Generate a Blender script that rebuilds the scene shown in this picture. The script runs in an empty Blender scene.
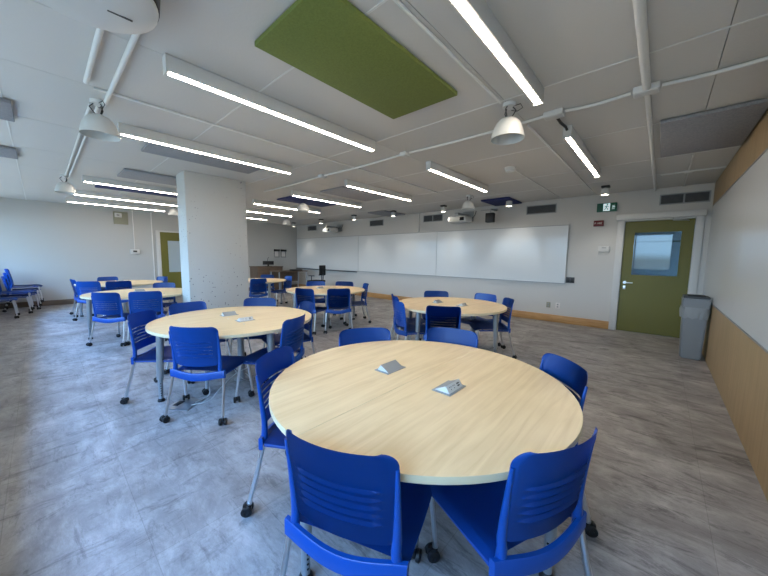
import bpy, bmesh, math, random
from mathutils import Vector, Matrix
random.seed(7)
S = bpy.context.scene; COL = S.collection
PI = math.pi
D, R, L, H, W0 = 7.332, .576, -11.545, 2.606, -.90      # front wall Y, right wall X, left wall X, ceiling Z, window wall Y

# ------------------------------------------------------------------ materials
def lin(h):
    h = h.lstrip('#'); o = []
    for i in (0, 2, 4):
        c = int(h[i:i+2], 16)/255
        o.append(c/12.92 if c <= .04045 else ((c+.055)/1.055)**2.4)
    return (*o, 1)
def mat(name, col, rough=.5, metal=0, spec=.5, bump=None, var=None, coat=0):
    m = bpy.data.materials.new(name); m.use_nodes = True
    nt = m.node_tree; b = nt.nodes['Principled BSDF']
    b.inputs['Base Color'].default_value = lin(col); b.inputs['Roughness'].default_value = rough
    b.inputs['Metallic'].default_value = metal; b.inputs['Specular IOR Level'].default_value = spec
    b.inputs['Coat Weight'].default_value = coat
    tc = nt.nodes.new('ShaderNodeTexCoord')
    if var:      # (scale, second colour, detail)
        n = nt.nodes.new('ShaderNodeTexNoise'); n.inputs['Scale'].default_value = var[0]; n.inputs['Detail'].default_value = 5
        nt.links.new(tc.outputs['Object'], n.inputs['Vector'])
        r = nt.nodes.new('ShaderNodeValToRGB'); r.color_ramp.elements[0].color = lin(col); r.color_ramp.elements[1].color = lin(var[1])
        r.color_ramp.elements[0].position = .35; r.color_ramp.elements[1].position = .65
        nt.links.new(n.outputs['Fac'], r.inputs['Fac']); nt.links.new(r.outputs['Color'], b.inputs['Base Color'])
    if bump:     # (scale, strength)
        n = nt.nodes.new('ShaderNodeTexNoise'); n.inputs['Scale'].default_value = bump[0]; n.inputs['Detail'].default_value = 4
        nt.links.new(tc.outputs['Object'], n.inputs['Vector'])
        bp = nt.nodes.new('ShaderNodeBump'); bp.inputs['Strength'].default_value = bump[1]; bp.inputs['Distance'].default_value = .01
        nt.links.new(n.outputs['Fac'], bp.inputs['Height']); nt.links.new(bp.outputs['Normal'], b.inputs['Normal'])
    return m
def emis(name, col, st):
    m = bpy.data.materials.new(name); m.use_nodes = True; nt = m.node_tree
    b = nt.nodes['Principled BSDF']; b.inputs['Base Color'].default_value = lin(col)
    b.inputs['Emission Color'].default_value = lin(col); b.inputs['Emission Strength'].default_value = st
    return m
def woodmat(name, c1, c2, sc=(40, 2.2, 40), rough=.4, c3=None):
    m = bpy.data.materials.new(name); m.use_nodes = True; nt = m.node_tree; b = nt.nodes['Principled BSDF']
    tc = nt.nodes.new('ShaderNodeTexCoord'); mp = nt.nodes.new('ShaderNodeMapping'); mp.inputs['Scale'].default_value = sc
    nt.links.new(tc.outputs['Object'], mp.inputs['Vector'])
    n = nt.nodes.new('ShaderNodeTexNoise'); n.inputs['Scale'].default_value = 1; n.inputs['Detail'].default_value = 6; n.inputs['Distortion'].default_value = .8
    nt.links.new(mp.outputs['Vector'], n.inputs['Vector'])
    n2 = nt.nodes.new('ShaderNodeTexNoise'); n2.inputs['Scale'].default_value = 3; n2.inputs['Detail'].default_value = 3
    nt.links.new(tc.outputs['Object'], n2.inputs['Vector'])
    mx = nt.nodes.new('ShaderNodeMath'); mx.operation = 'MULTIPLY_ADD'; mx.inputs[1].default_value = .35
    nt.links.new(n2.outputs['Fac'], mx.inputs[0]); 
    ms = nt.nodes.new('ShaderNodeMath'); ms.operation = 'MULTIPLY'; ms.inputs[1].default_value = .65
    nt.links.new(n.outputs['Fac'], ms.inputs[0]); nt.links.new(ms.outputs[0], mx.inputs[2])
    r = nt.nodes.new('ShaderNodeValToRGB'); r.color_ramp.elements[0].color = lin(c1); r.color_ramp.elements[1].color = lin(c2)
    r.color_ramp.elements[0].position = .36; r.color_ramp.elements[1].position = .62
    nt.links.new(mx.outputs[0], r.inputs['Fac']); nt.links.new(r.outputs['Color'], b.inputs['Base Color'])
    b.inputs['Roughness'].default_value = rough
    return m

def floor_material():
    m = bpy.data.materials.new('vinyl_floor_tiles'); m.use_nodes = True; nt = m.node_tree; b = nt.nodes['Principled BSDF']
    N = nt.nodes.new; K = nt.links.new
    tc = N('ShaderNodeTexCoord')
    # streaks stretched along X, slightly rotated and warped
    def noise(sc, rot, scale, detail=6, dist=.6, rough=.6):
        mp = N('ShaderNodeMapping'); mp.inputs['Scale'].default_value = sc; mp.inputs['Rotation'].default_value = (0, 0, rot)
        K(tc.outputs['Object'], mp.inputs['Vector']); n = N('ShaderNodeTexNoise')
        n.inputs['Scale'].default_value = scale; n.inputs['Detail'].default_value = detail; n.inputs['Distortion'].default_value = dist; n.inputs['Roughness'].default_value = rough
        K(mp.outputs['Vector'], n.inputs['Vector']); return n.outputs['Fac']
    def ramp(f, p0, c0, p1, c1):
        r = N('ShaderNodeValToRGB'); e = r.color_ramp.elements; e[0].position = p0; e[0].color = c0; e[1].position = p1; e[1].color = c1
        K(f, r.inputs['Fac']); return r.outputs['Color']
    def mix(mode, f, a, c):
        x = N('ShaderNodeMix'); x.data_type = 'RGBA'; x.blend_type = mode; x.inputs[0].default_value = f
        K(a, x.inputs[6]); K(c, x.inputs[7]); return x.outputs[2]
    g = lambda v: (v, v, v, 1)
    big = ramp(noise((1, 1.5, 1), .25, 1.5, 5, 1.2), .32, lin('#84807d'), .68, lin('#afacaa'))
    st = ramp(noise((1.3, 4.3, 1), -.22, 1.9, 12, .9, .74), .38, g(.36), .475, g(1.0))
    st2 = ramp(noise((1.6, 6.0, 1), .12, 2.6, 12, .6, .78), .38, g(.5), .46, g(1.0))
    cloud = ramp(noise((1, 1.8, 1), 0, 3.2, 14, .4, .82), .45, g(.88), .66, g(1.4))
    fine = ramp(noise((4, 22, 1), -.2, 2.0, 6, .8, .7), .3, g(.88), .7, g(1.08))
    stY = ramp(noise((4.3, 1.3, 1), .08, 1.9, 12, .9, .74), .38, g(.5), .475, g(1.0))
    sx = N('ShaderNodeSeparateXYZ'); K(tc.outputs['Object'], sx.inputs[0])
    mk = N('ShaderNodeMapRange'); mk.inputs[1].default_value = -1.75; mk.inputs[2].default_value = -1.0; K(sx.outputs[0], mk.inputs[0])
    xm = N('ShaderNodeMix'); xm.data_type = 'RGBA'; K(mk.outputs[0], xm.inputs[0]); K(stY, xm.inputs[6]); K(st, xm.inputs[7]); st = xm.outputs[2]
    c = mix('MULTIPLY', .75, big, st); c = mix('MULTIPLY', .6, c, st2); c = mix('MULTIPLY', .9, c, cloud); c = mix('MULTIPLY', .7, c, fine)
    br = N('ShaderNodeTexBrick'); br.offset = 0; br.squash = 1
    mp = N('ShaderNodeMapping'); mp.inputs['Location'].default_value = (.65, .21, 0); K(tc.outputs['Object'], mp.inputs['Vector']); K(mp.outputs['Vector'], br.inputs['Vector'])
    br.inputs['Scale'].default_value = 1; br.inputs['Brick Width'].default_value = .94; br.inputs['Row Height'].default_value = .47
    br.inputs['Mortar Size'].default_value = .002; br.inputs['Mortar Smooth'].default_value = .3
    br.inputs['Color1'].default_value = g(1); br.inputs['Color2'].default_value = g(.91); br.inputs['Mortar'].default_value = g(.74)
    c = mix('MULTIPLY', 1, c, br.outputs['Color'])
    K(c, b.inputs['Base Color'])
    rr = N('ShaderNodeMapRange'); rr.inputs[3].default_value = .34; rr.inputs[4].default_value = .6
    K(noise((1, 3, 1), 0, 4), rr.inputs[0]); K(rr.outputs[0], b.inputs['Roughness'])
    b.inputs['Specular IOR Level'].default_value = .45
    return m

def concrete_material():
    m = mat('bare_painted_concrete', '#b9bcbb', .75, bump=(14, .25)); nt = m.node_tree; b = nt.nodes['Principled BSDF']
    N = nt.nodes.new; K = nt.links.new; tc = N('ShaderNodeTexCoord')
    v = N('ShaderNodeTexVoronoi'); v.inputs['Scale'].default_value = 19; v.inputs['Randomness'].default_value = 1
    nz = N('ShaderNodeTexNoise'); nz.inputs['Scale'].default_value = 2.3; K(tc.outputs['Object'], nz.inputs['Vector'])
    K(tc.outputs['Object'], v.inputs['Vector'])
    th = N('ShaderNodeMapRange'); th.inputs[1].default_value = .42; th.inputs[2].default_value = .7; th.inputs[3].default_value = .02; th.inputs[4].default_value = .22
    K(nz.outputs['Fac'], th.inputs[0])
    cp = N('ShaderNodeMath'); cp.operation = 'LESS_THAN'; K(v.outputs['Distance'], cp.inputs[0]); K(th.outputs[0], cp.inputs[1])
    mx = N('ShaderNodeMix'); mx.data_type = 'RGBA'; mx.inputs[6].default_value = lin('#b9bcbb'); mx.inputs[7].default_value = lin('#84878a')
    K(cp.outputs[0], mx.inputs[0]); K(mx.outputs[2], b.inputs['Base Color'])
    return m

M = {}
M['floor'] = floor_material()
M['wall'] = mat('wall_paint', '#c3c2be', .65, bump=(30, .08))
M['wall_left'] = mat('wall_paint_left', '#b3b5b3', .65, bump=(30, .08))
M['ceiling'] = mat('ceiling_board', '#c9c8c5', .8, bump=(60, .1))
M['gap'] = mat('ceiling_gap', '#4a4b4c', .9)
M['white'] = mat('white_enamel', '#c9cac8', .45)
M['conduit'] = mat('painted_conduit', '#d9dad8', .5)
M['concrete'] = concrete_material()
M['board'] = mat('whiteboard_surface', '#cdd0d0', .3, coat=.3)
M['board_edge'] = mat('whiteboard_edge', '#8e9294', .4, metal=.4)
M['alu'] = mat('aluminium', '#a9acad', .35, metal=.8)
M['oak'] = woodmat('oak_baseboard', '#a57b49', '#c39a66', (2.5, 40, 40), .45)
M['brownbase'] = woodmat('brown_baseboard', '#5d5248', '#6f6357', (40, 2.5, 40), .5)
M['panelwood'] = woodmat('maple_wall_panel', '#96805c', '#a68e69', (30, 30, 1.3), .45)
M['maple'] = woodmat('maple_laminate', '#d8bf93', '#e8d2a9', (34, 2.2, 34), .38)
M['edge'] = mat('maple_edge_band', '#d5c8a8', .4)
M['blue'] = mat('blue_plastic', '#07489c', .34, bump=(400, .03))
M['blueseat'] = mat('blue_seat_plastic', '#084294', .45)
M['chrome'] = mat('chrome_tube', '#dcdee0', .28, metal=1)
M['silver'] = mat('silver_painted_steel', '#a9aeb1', .35, metal=.6)
M['black'] = mat('black_plastic', '#101113', .45)
M['wheel'] = mat('caster_grey_hub', '#3a3d41', .5)
M['dark'] = mat('dark_slot', '#191a1b', .8)
M['greyplastic'] = mat('grey_module_plastic', '#8f9496', .45)
M['socketface'] = mat('module_white_face', '#cdd2d4', .4)
M['olive'] = mat('olive_door_paint', '#666423', .5, bump=(40, .05))
M['green'] = mat('green_acoustic_felt', '#717d3e', .95, bump=(260, .4), var=(90, '#687539'))
M['grey'] = mat('grey_acoustic_felt', '#9a9ba0', .95, bump=(200, .5), var=(70, '#8b8d92'))
M['navy'] = mat('navy_acoustic_felt', '#2c3566', .95, bump=(200, .4))
M['binplastic'] = mat('grey_bin_plastic', '#7c8083', .5)
M['binlid'] = mat('dark_grey_bin_lid', '#3f4346', .5)
M['bag'] = mat('clear_white_bag', '#d0d6d8', .3)
M['bag'].node_tree.nodes['Principled BSDF'].inputs['Alpha'].default_value = .45
M['lectern'] = woodmat('dark_walnut', '#5c4a3c', '#6e5a49', (30, 3, 30), .5)
M['fabricblack'] = mat('black_mesh_fabric', '#17181a', .8)
M['beige'] = mat('beige_panel_cover', '#8f8f7c', .6)
M['exitgreen'] = mat('exit_sign_green', '#0f5a48', .5)
M['exitwhite'] = emis('exit_sign_pictogram', '#d5ecf0', .7)
M['ventgrey'] = mat('vent_louver_grey', '#6a6d70', .6)
M['red'] = mat('dark_red_sign', '#6d1f24', .5)
M['signwhite'] = mat('sign_lettering', '#d9d4d0', .5)
M['led'] = emis('led_strip', '#ffeedc', 56)
M['spotled'] = emis('downlight_lamp', '#fff3dd', 30)
M['shade'] = mat('pendant_shade', '#c9cccb', .4)
M['frost'] = mat('frosted_pane', '#9fb0b8', .35)
def glassmat():
    m = bpy.data.materials.new('door_glass'); m.use_nodes = True; nt = m.node_tree; nt.nodes.clear()
    N = nt.nodes.new; o = N('ShaderNodeOutputMaterial'); mx = N('ShaderNodeMixShader'); t = N('ShaderNodeBsdfTransparent'); g = N('ShaderNodeBsdfGlossy')
    t.inputs[0].default_value = (.42, .5, .52, 1); g.inputs['Roughness'].default_value = .02
    f = N('ShaderNodeFresnel'); f.inputs[0].default_value = 1.6
    nt.links.new(f.outputs[0], mx.inputs[0]); nt.links.new(t.outputs[0], mx.inputs[1]); nt.links.new(g.outputs[0], mx.inputs[2]); nt.links.new(mx.outputs[0], o.inputs[0])
    return m
M['glass'] = glassmat()

# ------------------------------------------------------------------ mesh helpers
def new(): return bmesh.new()
def box(bm, x0, x1, y0, y1, z0, z1, bevel=0, mi=0):
    vs = [bm.verts.new((x, y, z)) for z in (z0, z1) for y in (y0, y1) for x in (x0, x1)]
    q = [(0, 2, 3, 1), (4, 5, 7, 6), (0, 1, 5, 4), (2, 6, 7, 3), (0, 4, 6, 2), (1, 3, 7, 5)]
    fs = [bm.faces.new([vs[i] for i in f]) for f in q]
    for f in fs: f.material_index = mi
    if bevel:
        es = list({e for f in fs for e in f.edges})
        r = bmesh.ops.bevel(bm, geom=es, offset=bevel, segments=2, affect='EDGES', profile=.5)
        for f in r['faces']: f.material_index = mi
    return vs
def frame_of(d):
    d = d.normalized(); a = Vector((0, 0, 1)) if abs(d.z) < .9 else Vector((1, 0, 0))
    u = d.cross(a).normalized(); return u, u.cross(d).normalized()
def tube(bm, pts, r, n=12, caps=True, sx=1, sy=1, mi=0):
    pts = [Vector(p) for p in pts]; rs = r if isinstance(r, (list, tuple)) else [r]*len(pts)
    rings = []; u0 = None
    for i, p in enumerate(pts):
        d = (pts[min(i+1, len(pts)-1)]-pts[max(i-1, 0)]).normalized()
        if u0 is None: u, v = frame_of(d)
        else:
            u = (u0-d*u0.dot(d)).normalized(); v = u.cross(d).normalized()
        u0 = u
        rings.append([bm.verts.new(p+(u*math.cos(a)*sx+v*math.sin(a)*sy)*rs[i]) for a in [2*PI*k/n for k in range(n)]])
    for A, B in zip(rings, rings[1:]):
        for k in range(n):
            f = bm.faces.new((A[k], A[(k+1) % n], B[(k+1) % n], B[k])); f.smooth = True; f.material_index = mi
    if caps:
        for Rg in (rings[0], rings[-1]):
            f = bm.faces.new(Rg if Rg is rings[-1] else Rg[::-1]); f.material_index = mi
def lathe(bm, prof, c=(0, 0, 0), n=32, mi=0, axis='z'):
    rings = []
    for r, z in prof:
        rings.append([bm.verts.new((c[0]+r*math.cos(2*PI*k/n), c[1]+r*math.sin(2*PI*k/n), c[2]+z) if axis == 'z' else
                                   (c[0]+z, c[1]+r*math.cos(2*PI*k/n), c[2]+r*math.sin(2*PI*k/n))) for k in range(n)] if r > 1e-6 else
                     [bm.verts.new((c[0], c[1], c[2]+z) if axis == 'z' else (c[0]+z, c[1], c[2]))])
    for A, B in zip(rings, rings[1:]):
        for k in range(n):
            a, b = A[k % len(A)], A[(k+1) % len(A)]; c2, d = B[(k+1) % len(B)], B[k % len(B)]
            vs = []
            for v in (a, b, c2, d):
                if v not in vs: vs.append(v)
            if len(vs) > 2:
                f = bm.faces.new(vs); f.smooth = True; f.material_index = mi
def obj(name, bm, mats, parent=None, loc=None):
    bmesh.ops.recalc_face_normals(bm, faces=bm.faces)
    me = bpy.data.meshes.new(name); bm.to_mesh(me); bm.free()
    me.set_sharp_from_angle(angle=math.radians(42))
    for m in (mats if isinstance(mats, (list, tuple)) else [mats]): me.materials.append(M[m])
    o = bpy.data.objects.new(name, me); COL.objects.link(o)
    if parent: o.parent = parent
    if loc: o.location = loc
    return o
def tag(o, label=None, cat=None, group=None, kind=None):
    if label: o['label'] = label
    if cat: o['category'] = cat
    if group: o['group'] = group
    if kind: o['kind'] = kind
    return o
def thing(name, label, cat, loc=(0, 0, 0), rz=0, group=None):
    o = bpy.data.objects.new(name, None); o.empty_display_size = .1; COL.objects.link(o); o.location = loc; o.rotation_euler = (0, 0, rz)
    return tag(o, label, cat, group)
def kids(o): return [c for c in COL.objects if c.parent == o]
def copy_tree(o, parent=None):
    c = o.copy(); COL.objects.link(c)
    if parent: c.parent = parent
    for ch in kids(o): copy_tree(ch, c)
    return c
def struct(name, bm, m, parent=None):
    o = obj(name, bm, m, parent)
    if not parent: o['kind'] = 'structure'
    return o
def simple(name, mats, label, cat, group=None, **k):
    """one-box thing"""
    raise NotImplementedError

# ------------------------------------------------------------------ room shell
bm = new(); box(bm, L-.2, R+.2, W0-.25, D+.25, -.1, 0); struct('floor', bm, 'floor')

# ceiling boards with open joints and a backing slab
xs = [L-.2, -10.6, -9.4, -8.2, -7.0, -5.8, -4.55, -3.31, -2.45, -1.03, .18, R+.2]
ys = [W0-.25, -.12, 1.22, 2.56, 3.88, 5.2, 6.15, D+.25]
bm = new()
for a, b in zip(xs, xs[1:]):
    for c, d in zip(ys, ys[1:]):
        g = .002; box(bm, a+g, b-g, c+.0015, d-.0015, H, H+.03, mi=0)
box(bm, L-.2, R+.2, W0-.25, D+.25, H+.03, H+.15, mi=1)
struct('ceiling', bm, ['ceiling', 'gap'])
bm = new()
for y in ys[1:-1]: box(bm, L+.001, R-.001, y-.006, y+.006, H-.004, H+.0005)
struct('trim_1', bm, 'conduit')

# front wall (with door opening)
DX0, DX1, DH = -.55, .38, 2.06
bm = new()
box(bm, L-.2, DX0-.06, D, D+.2, 0, H); box(bm, DX1+.06, R+.2, D, D+.2, 0, H); box(bm, DX0-.06, DX1+.06, D, D+.2, DH+.04, H)
struct('wall_front', bm, 'wall')
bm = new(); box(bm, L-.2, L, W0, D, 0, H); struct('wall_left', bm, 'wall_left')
bm = new(); box(bm, R, R+.2, W0, D, 0, H); struct('wall_right', bm, 'wall')
# maple panelling on the right wall, below and above the writing wall
bm = new(); 
for a, b in ((-.88, .5), (.5, 1.72), (1.72, 2.94), (2.94, 4.16), (4.16, 5.38), (5.38, 7.325)):
    box(bm, R-.022, R-.001, a+.001, b-.001, .0, .775)
struct('trim_2', bm, 'panelwood')
bm = new()
for a, b in ((-.88, 1.72), (1.72, 4.16), (4.16, 7.325)): box(bm, R-.022, R-.001, a+.001, b-.001, 2.235, H-.001)
struct('trim_3', bm, 'panelwood')
# window wall behind and beside the camera: sill, head, piers
ZS, ZH = .95, 2.36
wins = [(-11.35, -9.1), (-8.9, -6.65), (-6.45, -4.2), (-4.0, -2.1), (-1.9, .3)]
bm = new()
box(bm, L-.2, R+.2, W0-.2, W0, 0, ZS); box(bm, L-.2, R+.2, W0-.2, W0, ZH, H)
e = [L-.2]+[v for w in wins for v in w]+[R+.2]
for a, b in zip(e[0::2], e[1::2]): box(bm, a, b, W0-.2, W0, ZS, ZH)
struct('wall_window', bm, 'wall')
for i, (a, b) in enumerate(wins):
    bm = new(); y0, y1 = W0-.13, W0-.08; m_ = (a+b)/2
    box(bm, a, a+.05, y0, y1, ZS, ZH); box(bm, b-.05, b, y0, y1, ZS, ZH); box(bm, a+.05, b-.05, y0, y1, ZS, ZS+.05)
    box(bm, a+.05, b-.05, y0, y1, ZH-.05, ZH); box(bm, m_-.02, m_+.02, y0, y1, ZS+.05, ZH-.05)
    w = struct('window_%d' % (i+1), bm, 'alu')
bm = new(); box(bm, L-1.5, R+1.5, W0-1.12, W0-.2, 2.42, 2.55); struct('canopy', bm, 'wall')
# pillar
bm = new(); box(bm, -5.83, -5.43, 1.53, 2.46, 0, H-.001, bevel=.012); struct('wall_pillar', bm, 'concrete')
# baseboards
bm = new(); box(bm, L+.002, DX0-.115, D-.02, D-.001, 0, .155, bevel=.003); struct('baseboard_front', bm, 'oak')
bm = new(); box(bm, L+.001, L+.02, W0+.002, 2.38, 0, .13, bevel=.003); box(bm, L+.001, L+.02, 3.5, D-.03, 0, .13, bevel=.003); struct('baseboard_left', bm, 'brownbase')

# door 1 (front wall, right corner)
bm = new()
box(bm, DX0-.11, DX0, D-.025, D+.12, 0, DH+.04, bevel=.004); box(bm, DX1, DX1+.10, D-.025, D+.12, 0, DH+.04, bevel=.004)
box(bm, DX0, DX1, D-.02, D+.12, DH, DH+.04)
struct('trim_4', bm, 'white')
gx0, gx1, gz0, gz1 = -.415, .245, 1.06, 1.87
bm = new()
a, b = D+.02, D+.065
box(bm, DX0+.004, gx0, a, b, .008, DH-.004); box(bm, gx1, DX1-.004, a, b, .008, DH-.004)
box(bm, gx0, gx1, a, b, .008, gz0); box(bm, gx0, gx1, a, b, gz1, DH-.004)
door1 = struct('door_1', bm, 'olive')
bm = new(); box(bm, gx0, gx1, D+.035, D+.043, gz0, gz1); obj('pane', bm, 'glass', door1)
bm = new()
for x0, x1, z0, z1 in ((gx0, gx1, gz0, gz0+.018), (gx0, gx1, gz1-.018, gz1), (gx0, gx0+.018, gz0+.018, gz1-.018), (gx1-.018, gx1, gz0+.018, gz1-.018)):
    box(bm, x0, x1, a-.006, b+.006, z0, z1)
box(bm, gx0+.018, gx1-.018, D+.046, D+.06, gz1-.20, gz1-.17)
obj('pane_frame', bm, 'olive', door1)
bm = new(); lathe(bm, [(0, -.01), (.027, -.01), (.027, .0), (0, .0)], n=20, axis='x')
bmesh.ops.transform(bm, matrix=Matrix.Translation((DX0+.07, D+.016, .93)) @ Matrix.Rotation(PI/2, 4, 'Z'), verts=bm.verts)
tube(bm, [(DX0+.07, D+.016, .93), (DX0+.07, D-.04, .93), (DX0+.085, D-.045, .93), (DX0+.19, D-.045, .93)], .0095)
box(bm, DX0+.05, DX0+.09, D+.008, D+.02, .80, .87, bevel=.004)
obj('door_handle', bm, 'chrome', door1)
bm = new(); box(bm, DX0-.13, DX1+.11, D-.10, D-.001, DH+.025, DH+.125, bevel=.006)
tag(obj('door_operator', bm, 'white'), 'long white automatic opener box above the olive green door beside the waste bin', 'door opener')
bm = new(); tube(bm, [(.1, D-.06, DH+.02), (.1, D-.06, DH-.02), (.26, D-.05, DH-.025), (.3, D+.015, DH-.03)], .009)
obj('closer_arm', bm, 'alu', door1)
# corridor beyond the door glass
bm = new()
box(bm, -1.6, 1.4, D+2.2, D+2.3, 0, H); box(bm, -1.7, -1.6, D+.2, D+2.3, 0, H); box(bm, 1.4, 1.5, D+.2, D+2.3, 0, H)
box(bm, -1.7, 1.5, D+.2, D+2.3, H, H+.1); box(bm, -1.7, 1.5, D+.25, D+2.3, -.1, 0)
struct('wall_corridor', bm, 'wall')

# door 2 (left wall, partly hidden by the pillar)
bm = new(); box(bm, L-.01, L+.03, 2.42, 2.52, 0, 2.06, bevel=.004); box(bm, L-.01, L+.03, 3.42, 3.5, 0, 2.06, bevel=.004); box(bm, L-.01, L+.03, 2.52, 3.42, 2.02, 2.06)
struct('trim_5', bm, 'white')
bm = new(); y0, y1, z0, z1 = 2.71, 3.2, .78, 1.76; a, b = L+.001, L+.022
box(bm, a, b, 2.522, y0, .01, 2.018); box(bm, a, b, y1, 3.418, .01, 2.018); box(bm, a, b, y0, y1, .01, z0); box(bm, a, b, y0, y1, z1, 2.018)
door2 = struct('door_2', bm, 'olive')
bm = new(); box(bm, a, a+.012, y0, y1, z0, z1); obj('pane', bm, 'frost', door2)
bm = new(); tube(bm, [(L+.022, 3.34, 1.0), (L+.06, 3.34, 1.0), (L+.062, 3.3, 1.0), (L+.062, 3.22, 1.0)], .01); obj('door_handle', bm, 'chrome', door2)

# ------------------------------------------------------------------ whiteboards
def whiteboard(x0, x1, z0, z1, label, depth=.045):
    t = thing('whiteboard', label, 'whiteboard', ((x0+x1)/2, D, z0), group='whiteboards along the long wall'); w = (x1-x0)/2; h = z1-z0
    bm = new(); box(bm, -w+.002, w-.002, -depth, -depth+.012, .012, h-.012); obj('writing_surface', bm, 'board', t)
    bm = new(); y0, y1 = -depth-.003, -depth+.014
    box(bm, -w, w, y0, y1, 0, .012); box(bm, -w, w, y0, y1, h-.012, h); box(bm, -w, -w+.002, y0, y1, .012, h-.012); box(bm, w-.002, w, y0, y1, .012, h-.012)
    obj('frame', bm, 'board_edge', t)
    bm = new(); box(bm, -w+.05, w-.05, -depth+.014, -.001, .05, h-.05); obj('backing', bm, 'alu', t)
    return t
whiteboard(-4.60, -1.46, .835, 2.055, 'long glossy whiteboard panel at the door end of the whiteboard row')
whiteboard(-7.72, -4.603, .835, 2.055, 'middle whiteboard panel between the tray panel and the door-end panel')
w3 = whiteboard(-11.5, -7.723, .835, 2.055, 'whiteboard panel in the far corner with a dark pen tray under it')
bm = new(); box(bm, -1.87, 1.84, -.12, -.048, -.03, -.012, bevel=.003); box(bm, -1.87, 1.84, -.12, -.115, -.012, .0); obj('pen_tray', bm, 'wheel', w3)
# writing wall on the right
t = thing('whiteboard_wall', 'large whiteboard covering the right wall above the maple panelling', 'whiteboard', (R, 3.2, .78))
for a, b in ((-4.05, -1.5), (-1.5, 1.25), (1.25, 4.12)):
    bm = new(); box(bm, -.018, -.001, a+.0012, b-.0012, 0, 1.45); obj('writing_panel', bm, 'board', t)
bm = new(); box(bm, -.026, -.0005, -4.05, 4.12, -.012, 0); box(bm, -.026, -.0005, -4.05, 4.12, 1.4502, 1.46); obj('edge_trim', bm, 'board_edge', t)

# ------------------------------------------------------------------ wall fittings
def vent(x0, x1, z0, z1, label):
    t = thing('air_vent', label, 'vent', ((x0+x1)/2, D, z0), group='air vents high on the whiteboard wall'); w = (x1-x0)/2; h = z1-z0
    bm = new(); f = .018
    box(bm, -w, w, -.014, -.001, 0, f); box(bm, -w, w, -.014, -.001, h-f, h); box(bm, -w, -w+f, -.014, -.001, f, h-f); box(bm, w-f, w, -.014, -.001, f, h-f)
    if w > .305: box(bm, -.012, .012, -.014, -.001, f, h-f)
    obj('frame', bm, 'beige' if False else 'greyplastic', t)
    bm = new(); box(bm, -w+f, w-f, -.003, -.001, f, h-f); obj('duct_backing', bm, 'dark', t)
    bm = new(); n = 8
    for i in range(n):
        z = f+(i+.5)*(h-2*f)/n
        vs = box(bm, -w+f, w-f, -.012, -.004, z-.003, z+.003)
        for v in vs: 
            if v.co.y < -.01: v.co.z -= .006
    obj('louver', bm, 'ventgrey', t)
vent(-.10, .52, 2.31, 2.49, 'wide two-part air vent directly above the olive green door')
vent(-2.32, -1.72, 2.32, 2.51, 'grey air vent left of the exit sign above the board end')
vent(-5.09, -4.47, 2.33, 2.52, 'grey air vent above the middle whiteboard panel, third from the door')
vent(-7.22, -6.62, 2.33, 2.52, 'grey air vent above the left part of the middle whiteboard, fourth from the door')
vent(-10.74, -10.14, 2.34, 2.53, 'farthest grey air vent, near the room corner')

# exit sign
t = thing('exit_sign', 'green running man exit sign to the upper left of the olive door', 'exit sign', (-.85, D, 2.265))
bm = new(); box(bm, -.155, .155, -.05, -.001, 0, .16, bevel=.005); obj('housing', bm, 'exitgreen', t)
bm = new(); box(bm, -.052, .052, -.053, -.0505, .012, .148); obj('pictogram_panel', bm, 'exitwhite', t)
bm = new()   # running figure: head, trunk, arms, legs
lathe(bm, [(0, 0), (.013, 0), (.013, .003), (0, .003)], (0, 0, 0), 16)
bmesh.ops.transform(bm, matrix=Matrix.Translation((.008, -.053, .127)) @ Matrix.Rotation(PI/2, 4, 'X'), verts=bm.verts)
for P in (((.004, .108), (-.006, .072)), ((.004, .104), (.026, .09), (.036, .1)), ((.0, .104), (-.022, .098), (-.03, .08)), ((-.004, .072), (.018, .054), (.014, .028)), ((-.008, .072), (-.016, .046), (-.04, .038))):
    tube(bm, [(x, -.0545, z) for x, z in P], .006, 8, sy=1, sx=1)
obj('running_figure', bm, 'exitgreen', t)
bm = new()
for z0 in (.04, .07, .1): box(bm, .085, .125, -.0525, -.0505, z0, z0+.006)
tube(bm, [(.13, -.0515, .08), (.085, -.0515, .08)], .004, 6)
obj('arrow_mark', bm, 'exitwhite', t)
# red sign
t = thing('alarm_sign', 'small dark red sign with white lettering under the exit sign', 'sign', (-.96, D, 1.995))
bm = new(); box(bm, -.08, .08, -.045, -.001, 0, .11, bevel=.006); obj('housing', bm, 'red', t)
bm = new()
def strokes(bm, x, z, w, h, segs, y, th=.004):
    for (a, b), (c, d) in segs: tube(bm, [(x+a*w, y, z+b*h), (x+c*w, y, z+d*h)], th, 6)
LET = {'F': [((0, 0), (0, 1)), ((0, 1), (1, 1)), ((0, .5), (.8, .5))], 'I': [((.5, 0), (.5, 1))], 'R': [((0, 0), (0, 1)), ((0, 1), (1, .9)), ((1, .9), (1, .55)), ((1, .55), (0, .5)), ((.3, .5), (1, 0))], 'E': [((0, 0), (0, 1)), ((0, 1), (1, 1)), ((0, .5), (.8, .5)), ((0, 0), (1, 0))]}
for i, ch in enumerate('FIRE'): strokes(bm, -.058+i*.032, .04, .018, .03, LET[ch], -.0465, .003)
obj('lettering', bm, 'signwhite', t)
# thermostat like box by the door, with small plate under
t = thing('thermostat', 'white thermostat box on the wall left of the olive door', 'thermostat', (-.84, D, 1.44))
bm = new(); box(bm, -.09, .09, -.045, -.001, .06, .17, bevel=.01); obj('cover', bm, 'white', t)
bm = new(); box(bm, -.085, .075, -.012, -.001, 0, .058, bevel=.003); obj('base_plate', bm, 'wall', t)
bm = new(); box(bm, -.035, .035, -.047, -.0445, .13, .145); obj('display', bm, 'greyplastic', t)
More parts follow.
